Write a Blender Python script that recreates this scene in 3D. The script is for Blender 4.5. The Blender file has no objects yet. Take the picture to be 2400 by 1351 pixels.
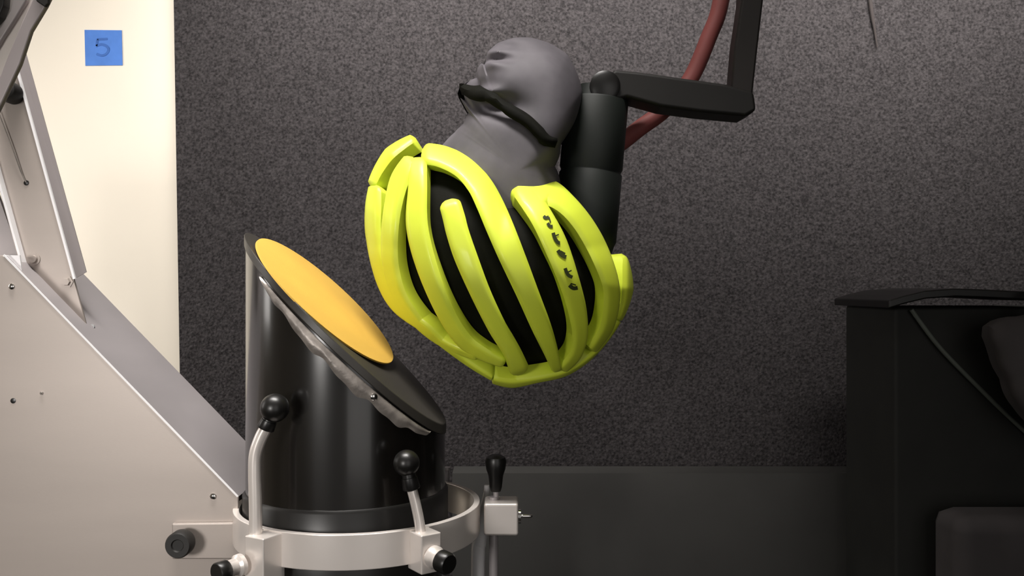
import bpy, bmesh, math, random
from mathutils import Vector, Matrix
from math import pi, sin, cos, sqrt, atan2, radians
random.seed(7)
C = bpy.context.scene.collection

# ------------------------------------------------------------ camera, world, lights, exposure
F, D, H = 2050.0, 0.87, 1.10          # focal length in px of the 2400 px frame, camera distance, camera height
cam_d = bpy.data.cameras.new('camera'); cam = bpy.data.objects.new('camera', cam_d); C.objects.link(cam)
cam_d.lens = 36 * F / 2400; cam_d.sensor_width = 36; cam_d.clip_start = 0.02
cam.location = (0, -D, H); cam.rotation_euler = (pi / 2, 0, 0)
bpy.context.scene.camera = cam
w = bpy.data.worlds.new('world'); bpy.context.scene.world = w; w.use_nodes = True
w.node_tree.nodes['Background'].inputs[0].default_value = (1.0, 0.96, 0.92, 1)
w.node_tree.nodes['Background'].inputs[1].default_value = 0.14
def area(name, loc, target, sx, sy, power, col=(1, 0.96, 0.92), spread=180):
    l = bpy.data.lights.new(name, 'AREA'); l.shape = 'RECTANGLE'; l.size = sx; l.size_y = sy
    l.energy = power; l.color = col; l.spread = radians(spread)
    o = bpy.data.objects.new(name, l); C.objects.link(o); o.location = loc
    o.rotation_euler = (Vector(target) - Vector(loc)).to_track_quat('-Z', 'Y').to_euler()
    return o
area('ceiling_lamp_light', (0.25, -0.12, 1.86), (0.25, 0.47, 1.56), 1.4, 0.14, 8.4, spread=80)
area('overhead_lamp_light', (-0.27, -0.22, 2.0), (-0.24, -0.02, 1.1), 0.75, 0.12, 2.8, spread=56)
area('wall_fill_light', (-1.30, 0.03, 1.30), (-0.66, 0.5, 1.14), 0.35, 0.55, 2.7, spread=100)  # added fill that brightens the cream wall
area('rear_fill_light', (0.70, -2.2, 1.25), (-0.2, 0, 1.1), 1.1, 1.6, 5.0)  # added fill behind the camera, gives the cylinder its streaks
area('frame_fill_light', (-0.75, -1.55, 1.12), (-0.42, -0.03, 0.86), 0.3, 0.3, 1.02, spread=46)  # added fill to brighten the aluminium cabinet and ring
vs = bpy.context.scene.view_settings
bpy.context.scene.display_settings.display_device = 'sRGB'
vs.view_transform = 'Standard'; vs.look = 'None'; vs.gamma = 1; vs.exposure = 0.0; vs.use_curve_mapping = False

# ------------------------------------------------------------ helpers
def P(px, py, y):
    d = D + y
    return Vector(((px - 1200) / F * d, y, H - (py - 675.5) / F * d))
def lin(h):
    h = h.lstrip('#'); o = []
    for i in (0, 2, 4):
        c = int(h[i:i+2], 16) / 255; o.append(c / 12.92 if c <= .04045 else ((c + .055) / 1.055) ** 2.4)
    return tuple(o) + (1,)
def mat(name, col, rough=0.5, metal=0.0, nscale=40, namt=0.1, bump=0.0, bscale=None, coat=0.0, stretch=(1, 1, 1), spec=0.5):
    m = bpy.data.materials.new(name); m.use_nodes = True
    nt = m.node_tree; b = nt.nodes['Principled BSDF']
    b.inputs['Roughness'].default_value = rough; b.inputs['Metallic'].default_value = metal
    b.inputs['Coat Weight'].default_value = coat; b.inputs['Coat Roughness'].default_value = 0.12
    b.inputs['Specular IOR Level'].default_value = spec
    tc = nt.nodes.new('ShaderNodeTexCoord'); mp = nt.nodes.new('ShaderNodeMapping'); mp.inputs['Scale'].default_value = stretch
    nt.links.new(tc.outputs['Object'], mp.inputs[0])
    n = nt.nodes.new('ShaderNodeTexNoise'); n.inputs['Scale'].default_value = nscale; n.inputs['Detail'].default_value = 4
    nt.links.new(mp.outputs[0], n.inputs['Vector'])
    r = nt.nodes.new('ShaderNodeValToRGB')
    c = lin(col) if isinstance(col, str) else col
    r.color_ramp.elements[0].position = 0.3; r.color_ramp.elements[1].position = 0.7
    r.color_ramp.elements[0].color = tuple(max(0, v * (1 - namt)) for v in c[:3]) + (1,)
    r.color_ramp.elements[1].color = tuple(min(1, v * (1 + namt)) for v in c[:3]) + (1,)
    nt.links.new(n.outputs['Fac'], r.inputs[0]); nt.links.new(r.outputs[0], b.inputs['Base Color'])
    if bump:
        n2 = nt.nodes.new('ShaderNodeTexNoise'); n2.inputs['Scale'].default_value = bscale or nscale; n2.inputs['Detail'].default_value = 3
        nt.links.new(mp.outputs[0], n2.inputs['Vector'])
        bp = nt.nodes.new('ShaderNodeBump'); bp.inputs['Strength'].default_value = bump; bp.inputs['Distance'].default_value = 0.002
        nt.links.new(n2.outputs['Fac'], bp.inputs['Height']); nt.links.new(bp.outputs[0], b.inputs['Normal'])
    return m
def obj(name, bm, m, parent=None, smooth=True, bevel=0.0, loc=None):
    bmesh.ops.recalc_face_normals(bm, faces=bm.faces)
    me = bpy.data.meshes.new(name); bm.to_mesh(me); bm.free()
    if smooth:
        for p in me.polygons: p.use_smooth = True
    me.materials.append(m)
    o = bpy.data.objects.new(name, me); C.objects.link(o)
    if parent: o.parent = parent; o.matrix_parent_inverse = parent.matrix_basis.inverted()
    if bevel:
        bv = o.modifiers.new('bevel', 'BEVEL'); bv.width = bevel; bv.segments = 2; bv.limit_method = 'ANGLE'
        bv.angle_limit = radians(40); bv.harden_normals = True
    elif smooth:
        me.set_sharp_from_angle(angle=radians(42))
    return o
def tag(o, label=None, cat=None, group=None, kind=None):
    for k, v in (('label', label), ('category', cat), ('group', group), ('kind', kind)):
        if v: o[k] = v
    return o
def thing(name, label, cat, loc, group=None):
    o = bpy.data.objects.new(name, None); C.objects.link(o); o.location = loc; o.empty_display_size = 0.02
    return tag(o, label, cat, group)
def box(bm, lo, hi):
    x0, y0, z0 = lo; x1, y1, z1 = hi
    v = [bm.verts.new(c) for c in ((x0,y0,z0),(x1,y0,z0),(x1,y1,z0),(x0,y1,z0),(x0,y0,z1),(x1,y0,z1),(x1,y1,z1),(x0,y1,z1))]
    for f in ((0,1,2,3),(4,5,6,7),(0,1,5,4),(1,2,6,5),(2,3,7,6),(3,0,4,7)): bm.faces.new([v[i] for i in f])
    return v
def boxc(bm, c, ax, size):
    """box at centre c with axes ax=(u,v,w) and full size."""
    u, v, w_ = [Vector(a).normalized() * s / 2 for a, s in zip(ax, size)]
    c = Vector(c); vs_ = []
    for k in (-1, 1):
        for i, j in ((-1,-1),(1,-1),(1,1),(-1,1)): vs_.append(bm.verts.new(c + u*i + v*j + w_*k))
    for f in ((0,1,2,3),(4,5,6,7),(0,1,5,4),(1,2,6,5),(2,3,7,6),(3,0,4,7)): bm.faces.new([vs_[i] for i in f])
def prism(bm, pts, y, t):
    """polygon given in picture px at depth y, extruded straight back by t."""
    a = [bm.verts.new(P(px, py, y)) for px, py in pts]
    b = [bm.verts.new(v.co + Vector((0, t, 0))) for v in a]
    n = len(a); bm.faces.new(a); bm.faces.new(b[::-1])
    for i in range(n): bm.faces.new((a[i], a[(i+1) % n], b[(i+1) % n], b[i]))
def frame_of(d):
    d = Vector(d).normalized(); up = Vector((0, 0, 1)) if abs(d.z) < .9 else Vector((1, 0, 0))
    u = d.cross(up).normalized(); return u, d.cross(u).normalized()
def revolve(bm, base, axis, prof, seg=32):
    """prof: list of (distance along axis, radius)."""
    base = Vector(base); axis = Vector(axis).normalized(); u, v = frame_of(axis); rings = []
    for t, r in prof:
        c = base + axis * t
        rings.append([bm.verts.new(c)] if r < 1e-6 else [bm.verts.new(c + (u*cos(2*pi*k/seg) + v*sin(2*pi*k/seg)) * r) for k in range(seg)])
    for a, b in zip(rings, rings[1:]):
        for k in range(seg):
            k2 = (k + 1) % seg
            if len(a) == 1 and len(b) == 1: continue
            if len(a) == 1: bm.faces.new((a[0], b[k2], b[k]))
            elif len(b) == 1: bm.faces.new((a[k], a[k2], b[0]))
            else: bm.faces.new((a[k], a[k2], b[k2], b[k]))
    for r, rr in ((rings[0], 0), (rings[-1], 1)):
        if len(r) > 1: bm.faces.new(r)
def cr(pts, n):
    """Catmull-Rom resample of tuples to n points per span."""
    out = []; N = len(pts)
    for i in range(N - 1):
        p0 = pts[max(i-1, 0)]; p1 = pts[i]; p2 = pts[i+1]; p3 = pts[min(i+2, N-1)]
        for k in range(n):
            t = k / n
            out.append(tuple(.5*((2*b)+(-a+c)*t+(2*a-5*b+4*c-d)*t*t+(-a+3*b-3*c+d)*t**3) for a, b, c, d in zip(p0, p1, p2, p3)))
    out.append(tuple(pts[-1])); return out
def tube(bm, pts, r, seg=14, n=6):
    """swept round tube; pts 3D; r number or list."""
    rs = r if isinstance(r, (list, tuple)) else [r] * len(pts)
    q = cr([tuple(p) + (rr,) for p, rr in zip(pts, rs)], n) if len(pts) > 2 else [tuple(p) + (rr,) for p, rr in zip(pts, rs)]
    rings = []; u = None
    for i, p in enumerate(q):
        d = (Vector(q[min(i+1, len(q)-1)][:3]) - Vector(q[max(i-1, 0)][:3])).normalized()
        if u is None: u, _ = frame_of(d)
        u = (u - d * u.dot(d)).normalized(); v = d.cross(u)
        rings.append([bm.verts.new(Vector(p[:3]) + (u*cos(2*pi*k/seg) + v*sin(2*pi*k/seg)) * p[3]) for k in range(seg)])
    for a, b in zip(rings, rings[1:]):
        for k in range(seg): bm.faces.new((a[k], a[(k+1) % seg], b[(k+1) % seg], b[k]))
    bm.faces.new(rings[0]); bm.faces.new(rings[-1])
NB = bmesh.new

# ------------------------------------------------------------ materials
M_cream = mat('cream_paint', '#efe6d6', 0.75, nscale=6, namt=0.02, bump=0.05, bscale=200)
M_mat = mat('speckled_rubber_mat', '#393637', 0.95, nscale=280, namt=0.6, bump=1.0, bscale=240, spec=0.2)
M_floor = mat('dark_floor', '#35322f', 0.6, nscale=30, namt=0.15)
M_ceil = mat('ceiling_paint', '#e6e2da', 0.9, nscale=10, namt=0.03)
M_alu = mat('brushed_aluminium', '#a79d96', 0.42, 0.35, nscale=3, namt=0.05, bump=0.02, bscale=300, stretch=(1, 1, 6))
M_alu2 = mat('strut_aluminium', '#a7a1a2', 0.40, 0.25, nscale=6, namt=0.06, stretch=(4, 1, 1))
M_alub = mat('bright_aluminium', '#f0e8e2', 0.26, 0.42, nscale=12, namt=0.05)
M_chr = mat('chrome', '#e8e6e4', 0.15, 1.0, nscale=20, namt=0.03)
M_blk = mat('black_plastic', '#171615', 0.35, nscale=30, namt=0.2)
M_dark = mat('dark_paint_and_shade', '#1b1917', 0.6, nscale=20, namt=0.2)
M_tube = mat('black_gloss_cylinder', '#13110f', 0.22, nscale=6, namt=0.3, coat=0.6, stretch=(8, 8, 0.5))
M_plate = mat('dark_grey_plate', '#3a3733', 0.4, nscale=10, namt=0.15)
M_weld = mat('wavy_grey_adhesive', '#8b847e', 0.4, 0.3, nscale=60, namt=0.4, bump=0.6, bscale=80)
M_org = mat('golden_abrasive_disc', '#cfa545', 0.8, nscale=25, namt=0.04, bump=0.15, bscale=900)
M_yel = mat('neon_yellow_shell', (0.72, 0.84, 0.055, 1), 0.5, nscale=14, namt=0.05, coat=0.1)
M_foam = mat('black_helmet_foam', '#0b0b05', 0.8, nscale=60, namt=0.3, bump=0.2, bscale=120, spec=0.15)
M_head = mat('grey_headform_rubber', '#5c585d', 0.7, nscale=22, namt=0.3)
M_neck = mat('dark_neck_rubber', '#151b17', 0.6, nscale=14, namt=0.2)
M_red = mat('red_rubber_hose', '#8f4c49', 0.6, nscale=20, namt=0.15)
M_tape = mat('blue_masking_tape', '#4f80d0', 0.8, nscale=60, namt=0.06, bump=0.1, bscale=200)
M_ink = mat('faded_blue_ink', '#3c68b2', 0.8, nscale=60, namt=0.1)
M_ink2 = mat('dark_green_print', '#2c3308', 0.6, nscale=60, namt=0.2)
M_board = mat('dark_grey_board', '#403f3d', 0.7, nscale=9, namt=0.12)
M_case = mat('black_case', '#1a1a17', 0.75, nscale=14, namt=0.25)
M_grey = mat('dull_grey_fabric', '#4b4748', 0.9, nscale=14, namt=0.2)
M_white = mat('nylon_and_glint_white', '#f2f0f2', 0.4, nscale=14, namt=0.02)  # nylon of the tube; also the painted highlights on the aluminium

# ------------------------------------------------------------ the setting
def struct(name, bm, m):
    return tag(obj(name, bm, m, smooth=False), kind='structure')
bm = NB(); box(bm, (-1.8, 0.52, 0), (2.2, 0.60, 2.6)); struct('wall_back', bm, M_cream)
bm = NB(); box(bm, (-1.8, -3.0, -0.05), (2.2, 0.60, 0)); struct('floor', bm, M_floor)
bm = NB(); box(bm, (-1.8, -3.0, 2.6), (2.2, 0.60, 2.65)); struct('ceiling', bm, M_ceil)
bm = NB(); box(bm, (-1.88, -3.0, 0), (-1.8, 0.60, 2.6)); struct('wall_left', bm, M_cream)
bm = NB(); box(bm, (2.2, -3.0, 0), (2.28, 0.60, 2.6)); struct('wall_right', bm, M_dark)

# speckled mat against the wall
bm = NB()
YM = 0.47
a = P(407, 0, YM); b = P(421, 860, YM)
sl = (b.x - a.x) / (b.z - a.z)
xt = a.x + sl * (2.2 - a.z); xb = a.x + sl * (0 - a.z)
v = [bm.verts.new(p) for p in ((xt, YM, 2.2), (1.5, YM, 2.2), (1.5, YM, 0.0), (xb, YM, 0.0))]
v2 = [bm.verts.new(q.co + Vector((0, 0.045, 0))) for q in v]
bm.faces.new(v); bm.faces.new(v2)
for i in range(4): bm.faces.new((v[i], v[(i+1) % 4], v2[(i+1) % 4], v2[i]))
tag(obj('rubber_mat', bm, M_mat, smooth=False), 'tall dark grey speckled rubber mat covering the cream wall behind the helmet', 'mat')

# lower smooth board in front of the mat
yb = 0.40
bm = NB()
tl = P(1060, 1112, yb); tr = P(2100, 1110, yb)
box(bm, (tl.x, yb, 0), (tr.x, yb + 0.05, tr.z))
t = tag(obj('backing_board', bm, M_board, smooth=False), 'plain dark grey board standing low in front of the speckled mat', 'board')

# blue tape with a faint 5
t = thing('tape_square', 'blue masking tape square with a faint 5 on the cream wall', 'tape', P(242, 112, 0.519))
bm = NB(); prism(bm, [(198, 70), (285, 71), (287, 153), (200, 154)], 0.5188, 0.001)
obj('tape', bm, M_tape, t, smooth=False)
bm = NB()
def stroke(bm, pts, wpx, y, th=0.0006):
    q = cr([tuple(map(float, p)) for p in pts], 5) if len(pts) > 2 else [tuple(map(float, p)) for p in pts]
    L = []; R = []
    for i, p in enumerate(q):
        dx = q[min(i+1, len(q)-1)][0] - q[max(i-1, 0)][0]; dy = q[min(i+1, len(q)-1)][1] - q[max(i-1, 0)][1]
        l = math.hypot(dx, dy) or 1; nx, ny = -dy / l * wpx / 2, dx / l * wpx / 2
        L.append((p[0] + nx, p[1] + ny)); R.append((p[0] - nx, p[1] - ny))
    prism(bm, L + R[::-1], y, th)
stroke(bm, [(251, 91), (228, 92)], 5, 0.5182)
stroke(bm, [(228, 91), (226, 108)], 5, 0.5182)
stroke(bm, [(225, 108), (236, 104), (248, 107), (254, 116), (249, 126), (238, 130), (226, 126)], 5.5, 0.5182)
obj('number', bm, M_ink, t, smooth=False)

# ------------------------------------------------------------ rig frame at left
yf = -0.03; dep = 0.126
rf = thing('rig_frame', 'brushed aluminium sheet cabinet with a sloping top at lower left', 'frame', (P(300, 0, yf).x, 0.04, 0))
c1 = P(8, 599, yf); c2 = P(559, 1166, yf)
xl = P(-420, 0, yf).x
def sheet(bm, pts, y0, y1):
    """closed prism from world xz points"""
    a = [bm.verts.new((x, y0, z)) for x, z in pts]; b_ = [bm.verts.new((x, y1, z)) for x, z in pts]
    bm.faces.new(a); bm.faces.new(b_[::-1]); n = len(a)
    for i in range(n): bm.faces.new((a[i], a[(i+1) % n], b_[(i+1) % n], b_[i]))
bm = NB()
sheet(bm, [(xl, c1.z), (c1.x, c1.z), (c2.x, c2.z), (c2.x, 0.0), (xl, 0.0)], yf, yf + 0.003)
obj('front_plate', bm, M_alu, rf, smooth=False, bevel=0.0012)
bm = NB()   # sloping top sheet running back from the plate
th = 0.003; nx, nz = (c2.z - c1.z), -(c2.x - c1.x); l = math.hypot(nx, nz); nx, nz = nx/l*th, nz/l*th
e = Vector((c2.x - 0.001, 0, c2.z))
sheet(bm, [(c1.x, c1.z), (e.x, e.z), (e.x + nx, e.z + nz), (c1.x + nx, c1.z + nz)], yf + 0.0035, yf + dep)
obj('sloping_top', bm, M_alu2, rf, smooth=False)
bm = NB(); sheet(bm, [(xl, c1.z), (c1.x - .001, c1.z), (c1.x - .001, c1.z - .003), (xl, c1.z - .003)], yf + 0.0035, yf + dep)
obj('flat_top', bm, M_alub, rf, smooth=False)
bm = NB(); box(bm, (c2.x - .020, yf + .004, 0), (c2.x - .017, yf + dep, c2.z - .006)); obj('open_side_shade', bm, M_dark, rf, smooth=False)  # dark sheet added for the shade inside the open side
bm = NB(); box(bm, (xl, yf + dep - .003, 0), (c2.x - .021, yf + dep, P(0, 1300, yf).z)); obj('rear_panel', bm, M_dark, rf, smooth=False)
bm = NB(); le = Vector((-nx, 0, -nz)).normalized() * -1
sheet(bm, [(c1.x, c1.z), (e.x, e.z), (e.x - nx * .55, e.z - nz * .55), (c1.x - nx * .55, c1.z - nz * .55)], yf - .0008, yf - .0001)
tag(obj('edge_highlight', bm, M_white, rf, smooth=False), 'painted white highlight along the sloping edge')  # white strip paints the light caught by the plate's edge
def screw(bm, px, py, y, r, h=0.002, seg=16):
    c = P(px, py, y); revolve(bm, c, (0, -1, 0), [(0, r), (h*.5, r), (h, r*.55), (h, 0)], seg)
for (px, py, r, m) in ((28, 672, .0028, M_chr), (98, 922, .0016, M_chr), (500, 1164, .0030, M_chr)):
    bm = NB(); screw(bm, px, py, yf, r); obj('screw', bm, m, rf)
bm = NB(); screw(bm, 31, 940, yf, .0026, .0006); tag(obj('screw_hole', bm, M_blk, rf), 'small dark hole')
# bracket tab with its knob
bm = NB(); prism(bm, [(402, 1228), (566, 1226), (566, 1312), (402, 1312)], yf - 0.006, 0.0055)
obj('bracket_tab', bm, M_alu, rf, smooth=False, bevel=0.0015)
bm = NB(); c = P(437, 1264, yf - 0.006)
revolve(bm, c, (0, -1, 0), [(0, .0055), (.008, .0055), (.008, .0115), (.010, .0122), (.021, .0122), (.023, .011), (.023, .006), (.0215, .005), (.0215, 0)], 36)
tag(obj('round_knob', bm, M_dark, rf), 'dark round knob')

# support strut : channel rising to the upper left
st = thing('support_strut', 'slanting aluminium channel strut rising from the cabinet at left', 'strut', P(110, 640, 0.0))
ys = 0.0
def sx(py): return 35 + (py - 150) * (173 - 35) / 505.0      # right web edge
def px_at(base, py): return base
bm = NB()
bot = 900
prism(bm, [(sx(-260) - 118, -260), (sx(-260), -260), (sx(140), 140), (sx(655), 655), (sx(835), 835), (sx(835) - 118, 835), (sx(600)-118, 600)], ys, 0.003)
obj('web', bm, M_alu, st, smooth=False, bevel=0.001)
# right flange (return) goes back from the web's edge
def strip(bm, p1, p2, y0, y1, t):
    a = P(p1[0], p1[1], y0); b_ = P(p2[0], p2[1], y0)
    d = (b_ - a).normalized(); n = Vector((d.z, 0, -d.x)) * t
    sheet(bm, [(a.x, a.z), (b_.x, b_.z), (b_.x - n.x, b_.z - n.z), (a.x - n.x, a.z - n.z)], y0, y1)
bm = NB()
f0 = [(sx(-260), -260), (sx(655), 655)]
a0 = P(*f0[0], ys); b0 = P(*f0[1], ys)
pts = [a0, b0, b0 + Vector((.0058, .014, .0075)), a0 + Vector((.0058, .014, .0025))]
vv = [bm.verts.new(p) for p in pts]; vv2 = [bm.verts.new(p + Vector((-.001, .003, 0))) for p in pts]
bm.faces.new(vv); bm.faces.new(vv2[::-1])
for i in range(4): bm.faces.new((vv[i], vv[(i+1) % 4], vv2[(i+1) % 4], vv2[i]))
tag(obj('flange', bm, mat('flange_grey', '#a39b9c', .45, .2, nscale=6, namt=.06), st, smooth=False), 'narrow darker return along the right edge')
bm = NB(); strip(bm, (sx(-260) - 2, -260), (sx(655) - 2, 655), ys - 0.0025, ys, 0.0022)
obj('edge_lip', bm, M_white, st, smooth=False)  # white colour puts the bright edge line on the lip
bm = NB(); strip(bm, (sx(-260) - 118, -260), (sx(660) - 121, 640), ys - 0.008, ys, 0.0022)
obj('edge_lip', bm, M_white, st, smooth=False)  # left lip, edge highlight painted white as well
bm = NB(); screw(bm, 62, 429, ys, .0026, .001); tag(obj('screw_hole', bm, M_blk, st), 'small dark hole')
for px, py in ((80, 608), (158, 661)):
    bm = NB(); c = P(px, py, ys); revolve(bm, c, (0, -1, 0), [(0, .0062), (.001, .0062), (.001, .0042), (.0035, .0036), (.0035, 0)], 6 if px > 100 else 20)
    obj('bolt', bm, M_alu, st, smooth=False)
bm = NB(); c = P(214, 768, 0.008)
revolve(bm, c, (.3, -.8, .6), [(0, .0034), (.0015, .003), (.0015, 0)], 14)
tag(obj('screw_hole', bm, M_blk, rf), 'dark slot in the sloping top')
# grey backing plate left of the strut
bm = NB(); prism(bm, [(-420, 300), (-60, 300), (60, 640), (60, 700), (-420, 700)], 0.02, 0.004)
obj('rear_plate', bm, M_alu2, rf, smooth=False)
bm = NB(); prism(bm, [(9, 598), (46, 599), (52, 644)], -0.024, .002); tag(obj('corner_glint', bm, M_white, rf, smooth=False), 'small painted glint on the sloping top')  # white triangle painted in for a reflection on the sloping top
# thin wire hanging down to the hole
bm = NB(); tube(bm, [P(-20, 215, ys - .004), P(0, 272, ys - .004), P(30, 350, ys - .003), P(50, 405, ys - .002), P(61, 428, ys - .001)], .0006, 8)
tag(obj('wire', bm, M_weld), 'thin brown wire running down the strut to its small hole', 'wire')
# dark knuckle and channel arm at top left
ar = thing('channel_arm', 'grey grooved metal arm crossing the top left corner', 'arm', P(50, 80, -0.12))
ya = -0.12
bm = NB(); prism(bm, [(-60, 130), (60, -60), (250, -450), (330, -450), (106, 12), (70, 70), (44, 150), (8, 232), (-60, 330)], ya, 0.004)
obj('arm_web', bm, M_alub, ar, smooth=False, bevel=.001)
bm = NB(); prism(bm, [(282, -450), (332, -450), (107, 14), (72, 72), (46, 150), (6, 236), (-40, 330), (-60, 330), (-10, 200), (22, 120), (52, 48)], ya - 0.006, 0.0059)
obj('arm_rail', bm, mat('arm_grey', '#a9a0a0', 0.45, 0.2, nscale=10, namt=.08), ar, smooth=False, bevel=.0015)
bm = NB(); prism(bm, [(40, -60), (66, -60), (62, 0), (36, 42), (4, 92), (-30, 150), (-46, 140), (-12, 80), (22, 28)], ya - 0.005, 0.0049)
obj('arm_rail', bm, mat('arm_rail_grey', '#9b9493', 0.45, 0.2, nscale=10, namt=.08), ar, smooth=False, bevel=.0015)
bm = NB(); prism(bm, [(-40, -60), (14, -60), (8, 12), (-2, 38), (-40, 80)], ya - 0.010, 0.0099)
obj('arm_block', bm, M_blk, ar, smooth=False, bevel=.001)
bm = NB(); prism(bm, [(78, -60), (118, -60), (112, 8), (104, 16), (84, 2)], ya - 0.010, 0.0039)
obj('arm_clip', bm, M_dark, ar, smooth=False, bevel=.001)
bm = NB(); c = P(22, 216, -0.01); revolve(bm, c, (0.1, -1, 0), [(-.02, .010), (0.0, .0105), (.012, .0098), (.014, .007), (.014, 0)], 28)
tag(obj('pivot_knob', bm, M_dark, st), 'dark rounded knob')
# ------------------------------------------------------------ anvil cylinder with sloped face
TX, R = -0.1639, 0.0970
nrm = Vector((sin(radians(44)), 0.0, cos(radians(44)))).normalized()
pc = Vector((TX, 0, H - 0.0395))                 # point of the sloped plane on the axis
def zpl(x, y, off=0.0):                           # height of the plane shifted by off along its normal
    q = pc + nrm * off
    return q.z - (nrm.x * (x - q.x) + nrm.y * (y - q.y)) / nrm.z
an = thing('impact_anvil', 'glossy black cylinder anvil with a sloped top plate left of the helmet', 'anvil', (TX, 0, 0))
def bead(bm, r, seg=120):
    T = []; B = []
    for k in range(seg + 1):
        a = radians(228) + radians(104) * k / seg; x, y = TX + r*cos(a), r*sin(a); e_ = sin(pi * k / seg) ** .5
        w_ = .0022 * sin(5*a*3) + .0012 * sin(31*a + 1)
        T.append((x, y, zpl(x, y, -.0092))); B.append((x, y, zpl(x, y, -.0092 - .012 * e_) + w_ * e_))
    ctr = Vector((TX, 0, 0)); rows = []
    for t_, b_ in zip(T, B):
        rw = []
        for i in range(6):
            f_ = i / 5; p = Vector(t_).lerp(Vector(b_), f_); o_ = Vector((p.x - TX, p.y, 0)).normalized(); rw.append(bm.verts.new(p + o_ * (.0022 * sin(pi * f_) + .0002)))
        rows.append(rw)
    for a_, b_ in zip(rows, rows[1:]):
        for i in range(5): bm.faces.new((a_[i], a_[i+1], b_[i+1], b_[i]))
def cyl_cut(bm, r, zb, off, seg=72, wob=0.0):
    bt = []; tp = []
    for k in range(seg):
        a = 2*pi*k/seg; x, y = TX + r*cos(a), r*sin(a)
        w_ = wob * (sin(7*a) * .5 + sin(13*a + 1) * .3 + sin(29*a) * .2)
        bt.append(bm.verts.new((x, y, zb if not callable(zb) else zb(x, y) + w_))); tp.append(bm.verts.new((x, y, zpl(x, y, off))))
    for k in range(seg): bm.faces.new((bt[k], bt[(k+1) % seg], tp[(k+1) % seg], tp[k]))
    bm.faces.new(bt); bm.faces.new(tp)
bm = NB(); cyl_cut(bm, R, 0.30, -0.0075); obj('cylinder', bm, M_tube, an)
bm = NB(); cyl_cut(bm, R + .0012, lambda x, y: zpl(x, y, -0.0075), 0.0)
obj('sloped_plate', bm, M_plate, an, bevel=.0012)
bm = NB(); bead(bm, R)
tag(obj('adhesive_bead', bm, M_weld, an), 'wavy grey band under the plate edge')
# golden disc
ud = Vector((cos(radians(44)), 0, -sin(radians(44)))); ud = (ud - nrm * ud.dot(nrm)).normalized(); vd = nrm.cross(ud)
td = radians(4.2); nd = (nrm * cos(td) + Vector((0, -1, 0)) * sin(td)).normalized()      # the disc lifts a little at its far side
dc = pc + ud * -0.0325 + nrm * (.0885 * sin(td) - .0012) + Vector((0, -.006, 0))
bm = NB(); revolve(bm, dc, nd, [(0.0002, .0880), (.0016, .0878), (.0018, .0868), (.0018, 0)], 96)
tag(obj('abrasive_disc', bm, M_org, an), 'golden orange round sheet')
zr = H - 0.212
bm = NB(); revolve(bm, (TX, 0, zr - .06), (0, 0, 1), [(0, R + .003), (.072, R + .003), (.075, R + .0005), (.075, R - .001)], 72)
tag(obj('collar', bm, M_blk, an), 'matt black collar')
bm = NB(); revolve(bm, (TX, 0, 0.0), (0, 0, 1), [(0, .10), (.02, .10), (.022, .098), (.31, .098), (.31, 0)], 48)
obj('base', bm, M_dark, an)
bm = NB(); tube(bm, [P(668, 700, -.095), P(668, 701, -.095)], .001)
bm.free()
bm = NB(); cc = Vector((TX + .0 , 0, 0)); px_, = (0.0475,)
sx_, sy_ = TX + 0.040, -sqrt(R*R - .040**2)
revolve(bm, (sx_, sy_, zpl(sx_, sy_, -.0135)), (.35, -.9, -.1), [(0, .0035), (.003, .0032), (.004, .002), (.004, 0)], 14)
obj('screw', bm, M_chr, an)

# ------------------------------------------------------------ clamp ring
RX, RR, RT = -0.152, 0.120, 0.006
cl = thing('clamp_ring', 'polished aluminium clamp ring with three lever posts around the black cylinder', 'clamp', (RX, 0, zr - .031))
bm = NB()
prof = [(RR - RT, 0), (RR, 0), (RR, -.031), (RR - RT, -.031)]
seg = 96; rings = [[bm.verts.new((RX + r*cos(2*pi*k/seg), r*sin(2*pi*k/seg), zr + z)) for r, z in prof] for k in range(seg)]
for k in range(seg):
    a, b_ = rings[k], rings[(k+1) % seg]
    for i in range(4): bm.faces.new((a[i], a[(i+1) % 4], b_[(i+1) % 4], b_[i]))
obj('band', bm, M_alub, cl, bevel=.0008)
def ball_knob(base, d, parent, r=.0125, L=.022, m=M_blk):
    d = Vector(d).normalized()
    bm = NB(); revolve(bm, base, d, [(0, .0072), (.001, .0078), (L*.6, .0068), (L*.62, .0060), (L, .0055)], 28)
    s = obj('knob_sleeve', bm, M_blk, parent)
    bm = NB(); c = Vector(base) + d * (L + r*.55)
    revolve(bm, c - d*r, d, [(r - r*cos(pi*i/16), r*sin(pi*i/16)) for i in range(17)], 32)
    obj('ball_knob', bm, m, parent)
# ring clamp blocks
def ring_block(ang_px, top, hh, tw, rw, off):
    """clamp block whose centre line crosses the ring at angle ang (radians, world)"""
    rad = Vector((cos(ang_px), sin(ang_px), 0)); tan_ = Vector((-rad.y, rad.x, 0))
    c = Vector((RX, 0, 0)) + rad * (RR + off); c.z = top - hh/2
    bm = NB(); boxc(bm, c, (rad, tan_, (0, 0, 1)), (rw, tw, hh))
    return obj('clamp_block', bm, M_alub, cl, smooth=False, bevel=.0012), c, rad
# left front block
bA, cA, rA = ring_block(radians(-119), zr - .001, .040, .022, .026, .008)
bm = NB(); k0 = cA + rA*.010 + Vector((-.013, -.000, -.004))
revolve(bm, k0, rA + Vector((-.15, 0, -.06)), [(0, .0095), (.004, .0095), (.006, .007), (.014, .007)], 28)
o = obj('thumb_screw', bm, M_alub, bA)
bm = NB(); ax_ = (rA + Vector((-.15, 0, -.06))).normalized()
revolve(bm, k0 + ax_*.014, ax_, [(0, .0080), (.001, .0088), (.010, .0088), (.011, .008), (.011, 0)], 28); obj('screw_knob', bm, M_blk, bA)
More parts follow.
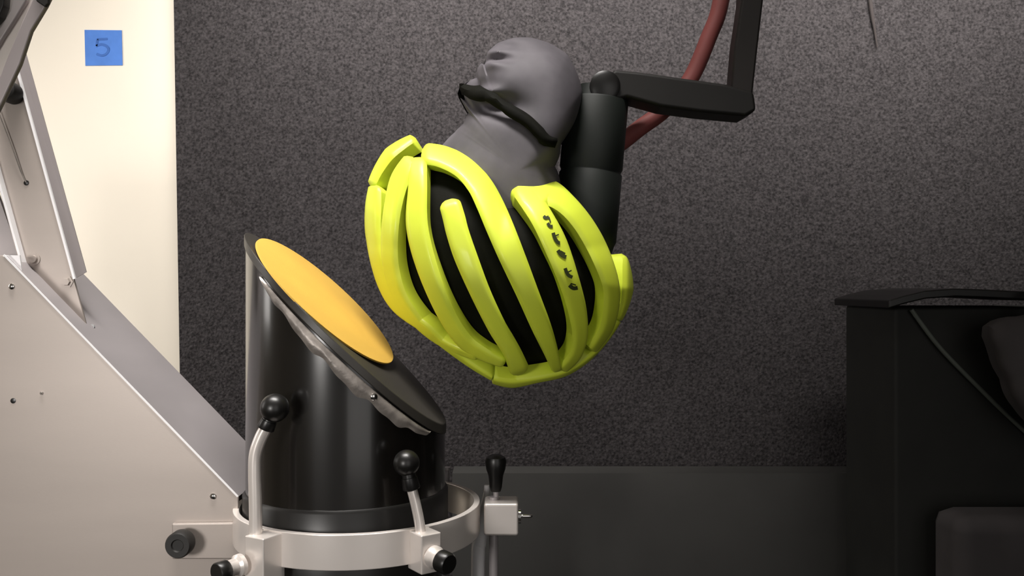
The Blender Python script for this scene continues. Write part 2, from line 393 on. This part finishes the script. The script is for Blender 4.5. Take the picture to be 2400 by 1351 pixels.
# right front block
bB, cB, rB = ring_block(radians(-54), zr - .001, .034, .020, .024, .008)
ax_ = (rB + Vector((.25, 0, -.12))).normalized(); k0 = cB + ax_*.011 + Vector((0, 0, -.002))
bm = NB(); revolve(bm, k0, ax_, [(0, .010), (.004, .010), (.006, .0085), (.010, .0085)], 28); obj('thumb_screw', bm, M_alub, bB)
bm = NB(); revolve(bm, k0 + ax_*.010, ax_, [(0, .0085), (.001, .0095), (.010, .0095), (.012, .008), (.012, 0)], 28); obj('screw_knob', bm, M_blk, bB)
# right block
bm = NB(); p0 = P(1177, 1178, -.008)
boxc(bm, (p0.x - .001, .008, zr - .0165), ((1, 0, 0), (0, 1, 0), (0, 0, 1)), (.034, .034, .032))
bC = obj('clamp_block', bm, M_alub, cl, smooth=False, bevel=.0025)
bm = NB(); q0 = Vector((p0.x + .016, .004, zr - .016)); revolve(bm, q0, (1, 0, 0), [(0, .0075), (.0025, .0075), (.003, .002), (.0125, .002), (.014, .001), (.014, 0)], 24)
obj('thumb_screw', bm, M_chr, bC)
# posts
def post(name, pts, r, kd, kbase, kr, L):
    bm = NB(); tube(bm, pts, r, 20)
    o = obj(name, bm, M_alub, cl); ball_knob(kbase, kd, o, kr, L); return o
yA = cA.y
post('lever_post', [P(599, 1300, yA), P(599, 1200, yA), P(597, 1110, yA), P(599, 1065, yA), P(610, 1030, yA), P(624, 1002, yA)], .0056, P(642, 962, yA) - P(624, 1002, yA), P(622, 1006, yA), .0125, .013)
yB = cB.y
post('lever_post', [P(990, 1300, yB), P(985, 1240, yB), P(976, 1190, yB), P(966, 1150, yB)], .0046, P(955, 1100, yB) - P(964, 1145, yB), P(965, 1147, yB), .0115, .017)
yC = .008
bm = NB(); tube(bm, [P(1157, 1700, yC), P(1157, 1165, yC)], .0047, 18); tube(bm, [P(1163, 1200, yC), P(1162, 1140, yC)], .0028, 14)
o = tag(obj('lever_post', bm, M_alu2, cl), 'thin straight grey post')
bm = NB(); revolve(bm, P(1162, 1152, yC), (0, 0, 1), [(0, .005), (.004, .0062), (.016, .0075), (.022, .0096), (.030, .0108), (.034, .0095), (.0365, .005), (.037, 0)], 28)
obj('ball_knob', bm, M_blk, o)
bm = NB(); p = P(1047, 1125, .112); revolve(bm, p, (0, 0, 1), [(-.02, .003), (.010, .003), (.011, .0045), (.014, .0045), (.015, 0)], 14)
obj('rear_bolt', bm, M_alu2, cl)
# white nylon tube behind
bm = NB(); tube(bm, [P(1118, 1900, .075), P(1120, 1351, .075), P(1124, 1270, .075), P(1132, 1210, .070), P(1140, 1160, .068), P(1141, 1138, .068)], [.0075, .0075, .0075, .006, .0035, .0028], 18)
tag(obj('white_tube', bm, M_white), 'white plastic tube standing behind the right side of the clamp ring', 'tube')

# ------------------------------------------------------------ helmet
HC = (1165.0, 620.0); HY = 0.045; HW = 0.105
OUT = [(962,318),(905,350),(868,420),(852,490),(858,570),(874,640),(903,710),(950,770),(1010,817),(1080,862),(1145,900),(1200,911),(1260,905),(1330,882),(1385,842),(1430,790),(1465,735),(1482,680),(1470,615),(1448,570),(1425,520),(1390,470),(1340,434),(1280,415),(1195,409),(1160,385),(1130,362),(1080,338),(1030,322),(990,316)]
class Dome:
    def __init__(s, outline, c, y, w_, e=2.0, soft=False):
        s.c, s.y, s.w, s.e, s.soft = c, y, w_, e, soft
        pl = sorted(((atan2(py - c[1], px - c[0]), math.hypot(px - c[0], py - c[1])) for px, py in outline))
        s.pl = [(pl[-1][0] - 2*pi, pl[-1][1])] + pl + [(pl[0][0] + 2*pi, pl[0][1])]
        N = 1440; s.tab = [s.rad_slow(-pi + 2*pi*i/N) for i in range(N)]
        s.avg = [sum(s.tab[(i + j) % N] for j in range(-70, 71, 4)) / 36 for i in range(N)]
    def pick(s, tab, th):
        f = (th + pi) / (2*pi) * 1440; i = int(math.floor(f)); f -= i
        return tab[i % 1440] * (1 - f) + tab[(i + 1) % 1440] * f
    def rad(s, th): return s.pick(s.tab, th)
    def rad_slow(s, th):
        for (a, ra), (b, rb) in zip(s.pl, s.pl[1:]):
            if a <= th <= b:
                t = (th - a) / (b - a + 1e-9); return ra + (rb - ra) * t
        return s.pl[0][1]
    def at(s, th, u, scale=1.0, off=0.0):
        """u 0 = front centre, 1 = outline, 2 = back centre."""
        t = sin(u * pi / 2) if u <= 2 else 0; dd = cos(u * pi / 2)
        rr = s.rad(th); k = (D + s.y) / F
        if s.soft:      # the profile's notches die out towards the middle
            q_ = s.pick(s.avg, th); rr = q_ + (rr - q_) * t ** 6
        px, py = s.c[0] + cos(th) * rr * t, s.c[1] + sin(th) * rr * t
        yy = s.y - s.w * (abs(dd) ** (2 / s.e)) * (1 if dd > 0 else -1)
        # perspective-true on the near side so that the outline reads at its measured place
        p = P(px, py, s.y); p = Vector((p.x, yy, p.z))
        if yy < s.y:
            q = P(px, py, yy); p = Vector((q.x, yy, q.z))
        n = Vector((cos(th) * t / (rr*k), -dd / s.w, -sin(th) * t / (rr*k))).normalized()
        return p + n * off, n
    def px(s, px, py, off=0.0):
        dx, dy = px - s.c[0], py - s.c[1]; th = atan2(dy, dx); t = math.hypot(dx, dy) / s.rad(th)
        u = math.asin(t) / (pi/2) if t < .985 else math.asin(.985) / (pi/2) + (t - .985) * 1.9
        return s.at(th, u, 1, off)
dome = Dome(OUT, HC, HY, HW)
hp = thing('bike_helmet', 'neon yellow bicycle helmet with long black vents, worn on the grey dummy head', 'helmet', P(HC[0], HC[1], HY))
def shell(dm, off, nth=96, nu=40, umax=2.0, cut=None):
    bm = NB(); rows = []
    for j in range(nu + 1):
        u = umax * j / nu
        if j == 0 or (j == nu and umax >= 2): rows.append([bm.verts.new(dm.at(0, u, 1, off)[0])]); continue
        rows.append([bm.verts.new(dm.at(-pi + 2*pi*k/nth, u, 1, off)[0]) for k in range(nth)])
    for j in range(nu):
        u = umax * (j + .5) / nu; a, b_ = rows[j], rows[j+1]
        for k in range(nth):
            th = -pi + 2*pi*(k + .5)/nth
            if cut and cut(th, u): continue
            k2 = (k+1) % nth
            if len(a) == 1: bm.faces.new((a[0], b_[k], b_[k2]))
            elif len(b_) == 1: bm.faces.new((a[k], b_[0], a[k2]))
            else: bm.faces.new((a[k], b_[k], b_[k2], a[k2]))
    loose = [v for v in bm.verts if not v.link_faces]
    bmesh.ops.delete(bm, geom=loose, context='VERTS')
    return bm
def cut_open(th, u):
    # opening for the head on the far side, facing up and right in the picture
    if u < 1.04: return False
    r = sin(u*pi/2); return (cos(th) * .62 - sin(th) * .78) * r > -0.25 or u > 1.7
bm = shell(dome, -0.017, cut=cut_open)
lin_o = obj('foam_liner', bm, M_foam, hp)
sm = lin_o.modifiers.new('thick', 'SOLIDIFY'); sm.thickness = 0.012; sm.offset = -1
def K(x, y, w_): return (820 + x * .4737, 290 + y * .4737, w_ * .4737)
RIBS = [
 [(318,62,40),(250,95,64),(180,150,72),(125,230,66),(95,305,50)],
 [(120,300,60),(112,400,80),(110,520,80),(128,640,80),(165,780,80),(240,910,70),(380,1020,50),(480,1105,36),(600,1195,26),(710,1262,24)],
 [(315,165,90),(245,270,100),(210,400,92),(193,540,88),(196,700,84),(238,850,76),(326,975,56),(430,1068,42),(542,1124,38),(640,1155,44)],
 [(330,160,100),(332,300,100),(328,500,116),(374,700,112),(460,920,94),(560,1075,84),(660,1145,66),(770,1190,46)],
 [(486,372,112),(512,460,118),(532,540,120),(572,660,122),(645,840,108),(728,1010,100),(800,1130,96),(850,1250,110)],
 [(350,140,110),(455,158,118),(560,210,124),(638,295,132),(690,390,142),(740,505,146),(800,650,138),(880,840,118),(950,1010,104),(1000,1140,76),(1030,1235,50)],
 [(815,300,80),(880,350,120),(955,465,122),(1022,600,128),(1088,780,110),(1130,930,98),(1142,1050,80),(1115,1150,62),(1045,1225,44)],
 [(800,300,90),(890,312,124),(990,335,136),(1075,395,110),(1150,480,104),(1212,580,104),(1262,690,98),(1296,800,86),(1298,900,80),(1270,1020,64),(1195,1130,44)],
 [(1388,640,60),(1392,720,78),(1388,800,72),(1370,890,52),(1330,980,34)],
 [(700,1268,30),(800,1288,40),(920,1268,28),(1060,1236,28),(1180,1166,28),(1270,1075,26),(1335,970,20)],
 [(880,290,80),(940,350,110),(990,400,90)],
]
def rib(bm, pts, thick=.015):
    q = [(x, y, w_ * .95) for x, y, w_ in cr([K(*p) for p in pts], 7)]
    # rounded ends
    s = [0]
    for a, b_ in zip(q, q[1:]): s.append(s[-1] + math.hypot(b_[0]-a[0], b_[1]-a[1]))
    rings = []; NU = 10
    for i, (x, y, w_) in enumerate(q):
        dx = q[min(i+1, len(q)-1)][0] - q[max(i-1, 0)][0]; dy = q[min(i+1, len(q)-1)][1] - q[max(i-1, 0)][1]
        l = math.hypot(dx, dy); nx, ny = -dy/l, dx/l
        e_ = min(s[i], s[-1] - s[i]); rr = w_ * .32
        k = .55 + .45 * sqrt(max(0, 1 - (1 - min(1, e_/rr))**2))
        ring = []
        for j in range(NU + 1):
            u = -1 + 2*j/NU
            crown = .0022 - .0036 * abs(u)**6 - (.004 * (1 - min(1, e_/rr)))
            ring.append(dome.px(x + nx*u*w_/2*k, y + ny*u*w_/2*k, crown)[0])
        pl, nl = dome.px(x + nx*w_/2*k*.72, y + ny*w_/2*k*.72, -thick); pr, nr = dome.px(x - nx*w_/2*k*.72, y - ny*w_/2*k*.72, -thick)
        ring += [pl, pr]
        rings.append([bm.verts.new(p) for p in ring])
    n = len(rings[0])
    for a, b_ in zip(rings, rings[1:]):
        for j in range(n): bm.faces.new((a[j], a[(j+1) % n], b_[(j+1) % n], b_[j]))
    bm.faces.new(rings[0]); bm.faces.new(rings[-1][::-1])
for r_ in RIBS:
    bm = NB(); rib(bm, r_); obj('rib', bm, M_yel, hp)
# worn dark lettering on the rib
bm = NB()
def mark(bm, pts, wpx):
    q = cr([tuple(map(float, p)) for p in pts], 4) if len(pts) > 2 else [tuple(map(float, p)) for p in pts]
    A = []; B = []
    for i, p in enumerate(q):
        dx = q[min(i+1, len(q)-1)][0] - q[max(i-1, 0)][0]; dy = q[min(i+1, len(q)-1)][1] - q[max(i-1, 0)][1]
        l = math.hypot(dx, dy) or 1; nx, ny = -dy/l*wpx/2, dx/l*wpx/2
        A.append(bm.verts.new(dome.px(p[0]+nx, p[1]+ny, .0030)[0])); B.append(bm.verts.new(dome.px(p[0]-nx, p[1]-ny, .0030)[0]))
    for i in range(len(q)-1): bm.faces.new((A[i], A[i+1], B[i+1], B[i]))
for pts, w_ in (([(1271,510),(1276,514),(1283,512)],7), ([(1280,526),(1286,533),(1292,533)],7), ([(1293,548),(1297,560),(1304,570),(1309,571)],8),
                ([(1304,588),(1312,598),(1323,604)],9), ([(1321,629),(1325,639),(1330,646),(1338,650)],8), ([(1331,668),(1340,675),(1350,674)],9),
                ([(1283,512),(1287,524)],3), ([(1296,556),(1306,552)],3), ([(1310,590),(1321,596)],4), ([(1324,640),(1336,634)],3), ([(1334,664),(1346,668)],3)):
    mark(bm, pts, w_)
tag(obj('lettering', bm, M_ink2, hp), 'row of small worn dark letters')

# ------------------------------------------------------------ dummy head, neck and drop arm
hf = thing('dummy_head', 'grey rubber crash test dummy head hanging upside down inside the helmet', 'headform', P(1210, 400, .055))
HO = [(1345,290),(1365,215),(1350,165),(1330,128),(1290,102),(1245,88),(1205,88),(1168,100),(1144,120),(1130,142),(1134,153),(1120,160),(1116,172),(1120,182),(1100,188),(1082,203),(1075,222),(1092,240),(1098,262),(1086,290),(1064,312),(1030,350),(1000,400),(985,480),(1000,560),(1060,630),(1150,680),(1260,690),(1330,640),(1330,560),(1310,470),(1300,390),(1315,335)]
hd = Dome(HO, (1215.0, 400.0), .055, .068, 2.6, True)
bm = shell(hd, 0.0, nth=420, nu=140)
# carve face: eye socket, mouth line, nostril, jaw line (pushed in along y on both sides)
def feature(co, px, py, r, amt, ex=1.0, ang=0.0):
    c = P(px, py, .055); dx, dz = (co.x - c.x), (co.z - c.z)
    ca, sa = cos(ang), sin(ang); a = dx*ca + dz*sa; b_ = (-dx*sa + dz*ca)
    return amt * math.exp(-((a/(r*ex))**2 + (b_/r)**2))
for v in bm.verts:
    sgn = -1 if v.co.y < .055 else 1
    d = 0
    d -= feature(v.co, 1170, 272, .012, .014, 2.2, radians(-8))      # eye socket
    d -= feature(v.co, 1160, 155, .0055, .010, 3.2, radians(-12))    # mouth line
    d -= feature(v.co, 1120, 218, .009, .012, 1.8, radians(-10))     # beside nose
    d += feature(v.co, 1190, 200, .018, .005, 1.3)                   # cheek
    d += feature(v.co, 1285, 190, .016, .006, 2.0, radians(-60))     # jaw
    d -= feature(v.co, 1190, 120, .005, .006, 2.6, radians(-15))     # chin crease
    d += feature(v.co, 1150, 238, .006, .008, 2.0, radians(-10))     # cheekbone ridge
    d += feature(v.co, 1158, 140, .005, .006, 3.0, radians(-12)) + feature(v.co, 1150, 172, .006, .008, 2.6, radians(-12))   # lips
    v.co.y += sgn * d * (1 if abs(v.co.y - .055) > .008 else 0)
obj('head', bm, M_head, hf)
bm = NB(); rr_ = []
for x, y, w_ in cr([(1068,208,16),(1100,218,22),(1150,236,24),(1200,262,24),(1250,298,24),(1290,345,26)], 6):
    a_ = hd.px(x - w_*.3, y + w_*.5, .004)[0]; b_ = hd.px(x + w_*.3, y - w_*.5, .004)[0]; m_ = hd.px(x, y, .006)[0]
    rr_.append([bm.verts.new(a_), bm.verts.new(m_), bm.verts.new(b_)])
for a_, b_ in zip(rr_, rr_[1:]):
    for i in range(2): bm.faces.new((a_[i], a_[i+1], b_[i+1], b_[i]))
o = obj('chin_strap', bm, M_foam, hp); so = o.modifiers.new('thick', 'SOLIDIFY'); so.thickness = .0015; so.offset = 0
bm = NB(); n0 = P(1368, 590, .075); n1 = P(1402, 205, .075); ax = (n1 - n0); L = ax.length; prof = [(0, .030)]
for k in range(2):
    z0 = L*(.05 + .44*k); prof += [(z0, .0325), (z0 + .003, .034), (z0 + L*.42, .034), (z0 + L*.42 + .002, .0325)]
prof += [(L*.92, .026), (L, .022)]
revolve(bm, n0, ax, prof, 36); obj('neck', bm, M_neck, hf)
da = thing('drop_arm', 'dark metal drop arm with a crossbar holding the dummy neck', 'arm', P(1740, 100, .075))
bm = NB(); prism(bm, [(1405,205),(1440,162),(1500,168),(1600,182),(1700,196),(1768,214),(1774,258),(1748,272),(1640,262),(1550,250),(1470,228),(1420,240)], .052, .042)
obj('crossbar', bm, M_dark, da, smooth=False, bevel=.004)
bm = NB(); prism(bm, [(1762,-900),(1812,-900),(1790,0),(1776,120),(1764,232),(1712,232),(1722,110),(1738,0)], .060, .026)
obj('upright', bm, mat('dull_steel', '#2b2725', .5, .3, nscale=10, namt=.2), da, smooth=False, bevel=.003)
bm = NB(); c = P(1412, 215, .075); revolve(bm, c + Vector((0, -.03, 0)), (0, 1, 0), [(0, .012), (.002, .016), (.058, .016), (.060, .012), (.06, 0)], 28)
obj('neck_clamp', bm, M_blk, da)
# red hose
bm = NB(); tube(bm, [P(1745, -900, .13), P(1712, -200, .13), P(1690, 0, .13), P(1660, 90, .13), P(1618, 185, .13), P(1560, 255, .125), P(1500, 300, .12), P(1455, 335, .11), P(1425, 350, .10)], .0095, 14)
tag(obj('red_hose', bm, M_red), 'dull red hose hanging behind the crossbar of the drop arm', 'hose')
# thin black cord on the mat
bm = NB(); tube(bm, [P(2030, -400, YM - .004), P(2036, -60, YM - .004), P(2042, 20, YM - .004), P(2050, 70, YM - .004), P(2056, 112, YM - .004)], [.003, .003, .003, .002, .001], 8)
tag(obj('hanging_cord', bm, mat('grey_cord', '#3a3433', .9)), 'short thin dark cord hanging down the mat at upper right', 'cord')

# ------------------------------------------------------------ dark equipment at lower right
yq = .20
cs = thing('equipment_case', 'black equipment case with an open lid in the dark lower right', 'case', (P(2330, 0, yq).x, yq, 0))
a = P(2098, 722, yq)
bm = NB(); box(bm, (a.x, yq, 0), (a.x + .34, yq + .16, a.z)); obj('body', bm, M_case, cs, smooth=False, bevel=.004)
bm = NB(); pts = [P(2084,716,yq-.02),P(2120,705,yq-.02),P(2170,693,yq-.02),P(2240,688,yq-.02),P(2300,690,yq-.02),P(2500,700,yq-.02)]
up = [p + Vector((0, 0, .014)) for p in pts]
va = [bm.verts.new(p - Vector((0,0,.004))) for p in pts] + [bm.verts.new(p + Vector((0,0,.006))) for p in pts[::-1]]
vb = [bm.verts.new(v.co + Vector((0, .18, 0))) for v in va]
bm.faces.new(va); bm.faces.new(vb[::-1])
for i in range(len(va)): bm.faces.new((va[i], va[(i+1) % len(va)], vb[(i+1) % len(va)], vb[i]))
obj('lid', bm, M_blk, cs, smooth=False, bevel=.002)
bm = NB(); tube(bm, [P(2136, 726, yq-.006), P(2200, 812, yq-.006), P(2290, 905, yq-.006), P(2392, 1003, yq-.006), P(2600, 1190, yq-.006)], .0026, 10)
tag(obj('strut', bm, mat('strut_grey', '#575c55', .6)), 'x', 'x'); o = bpy.data.objects['strut']; o.parent = cs; o.matrix_parent_inverse = cs.matrix_basis.inverted()
for k in ('label', 'category'): del o[k]
bg = thing('fabric_bag', 'dull grey fabric bag at the right edge in front of the black case', 'bag', (P(2500, 0, .1).x, .1, P(0, 1000, .1).z))
bm = NB()
BO = [(2312,770),(2340,750),(2400,742),(2480,738),(2620,760),(2680,860),(2660,980),(2560,1020),(2440,1010),(2395,965),(2360,890),(2330,820)]
bd = Dome(BO, (2490.0, 880.0), yq - .05, .04, 4.0)
bm = shell(bd, 0, nth=64, nu=24); obj('bag_body', bm, M_grey, bg)
bm = NB(); tube(bm, [P(2420, 750, yq-.05), P(2440, 690, yq-.05), P(2520, 670, yq-.05), P(2570, 690, yq-.05), P(2590, 755, yq-.05)], .005, 10); obj('handle', bm, M_blk, bg)
bm = NB()
box(bm, (P(2245,0,.12).x, .12, 0), (P(2600,0,.12).x, .19, P(0, 1215, .12).z))
tag(obj('grey_box', bm, M_grey, smooth=False, bevel=.02), 'low brownish grey box in the bottom right corner', 'box')
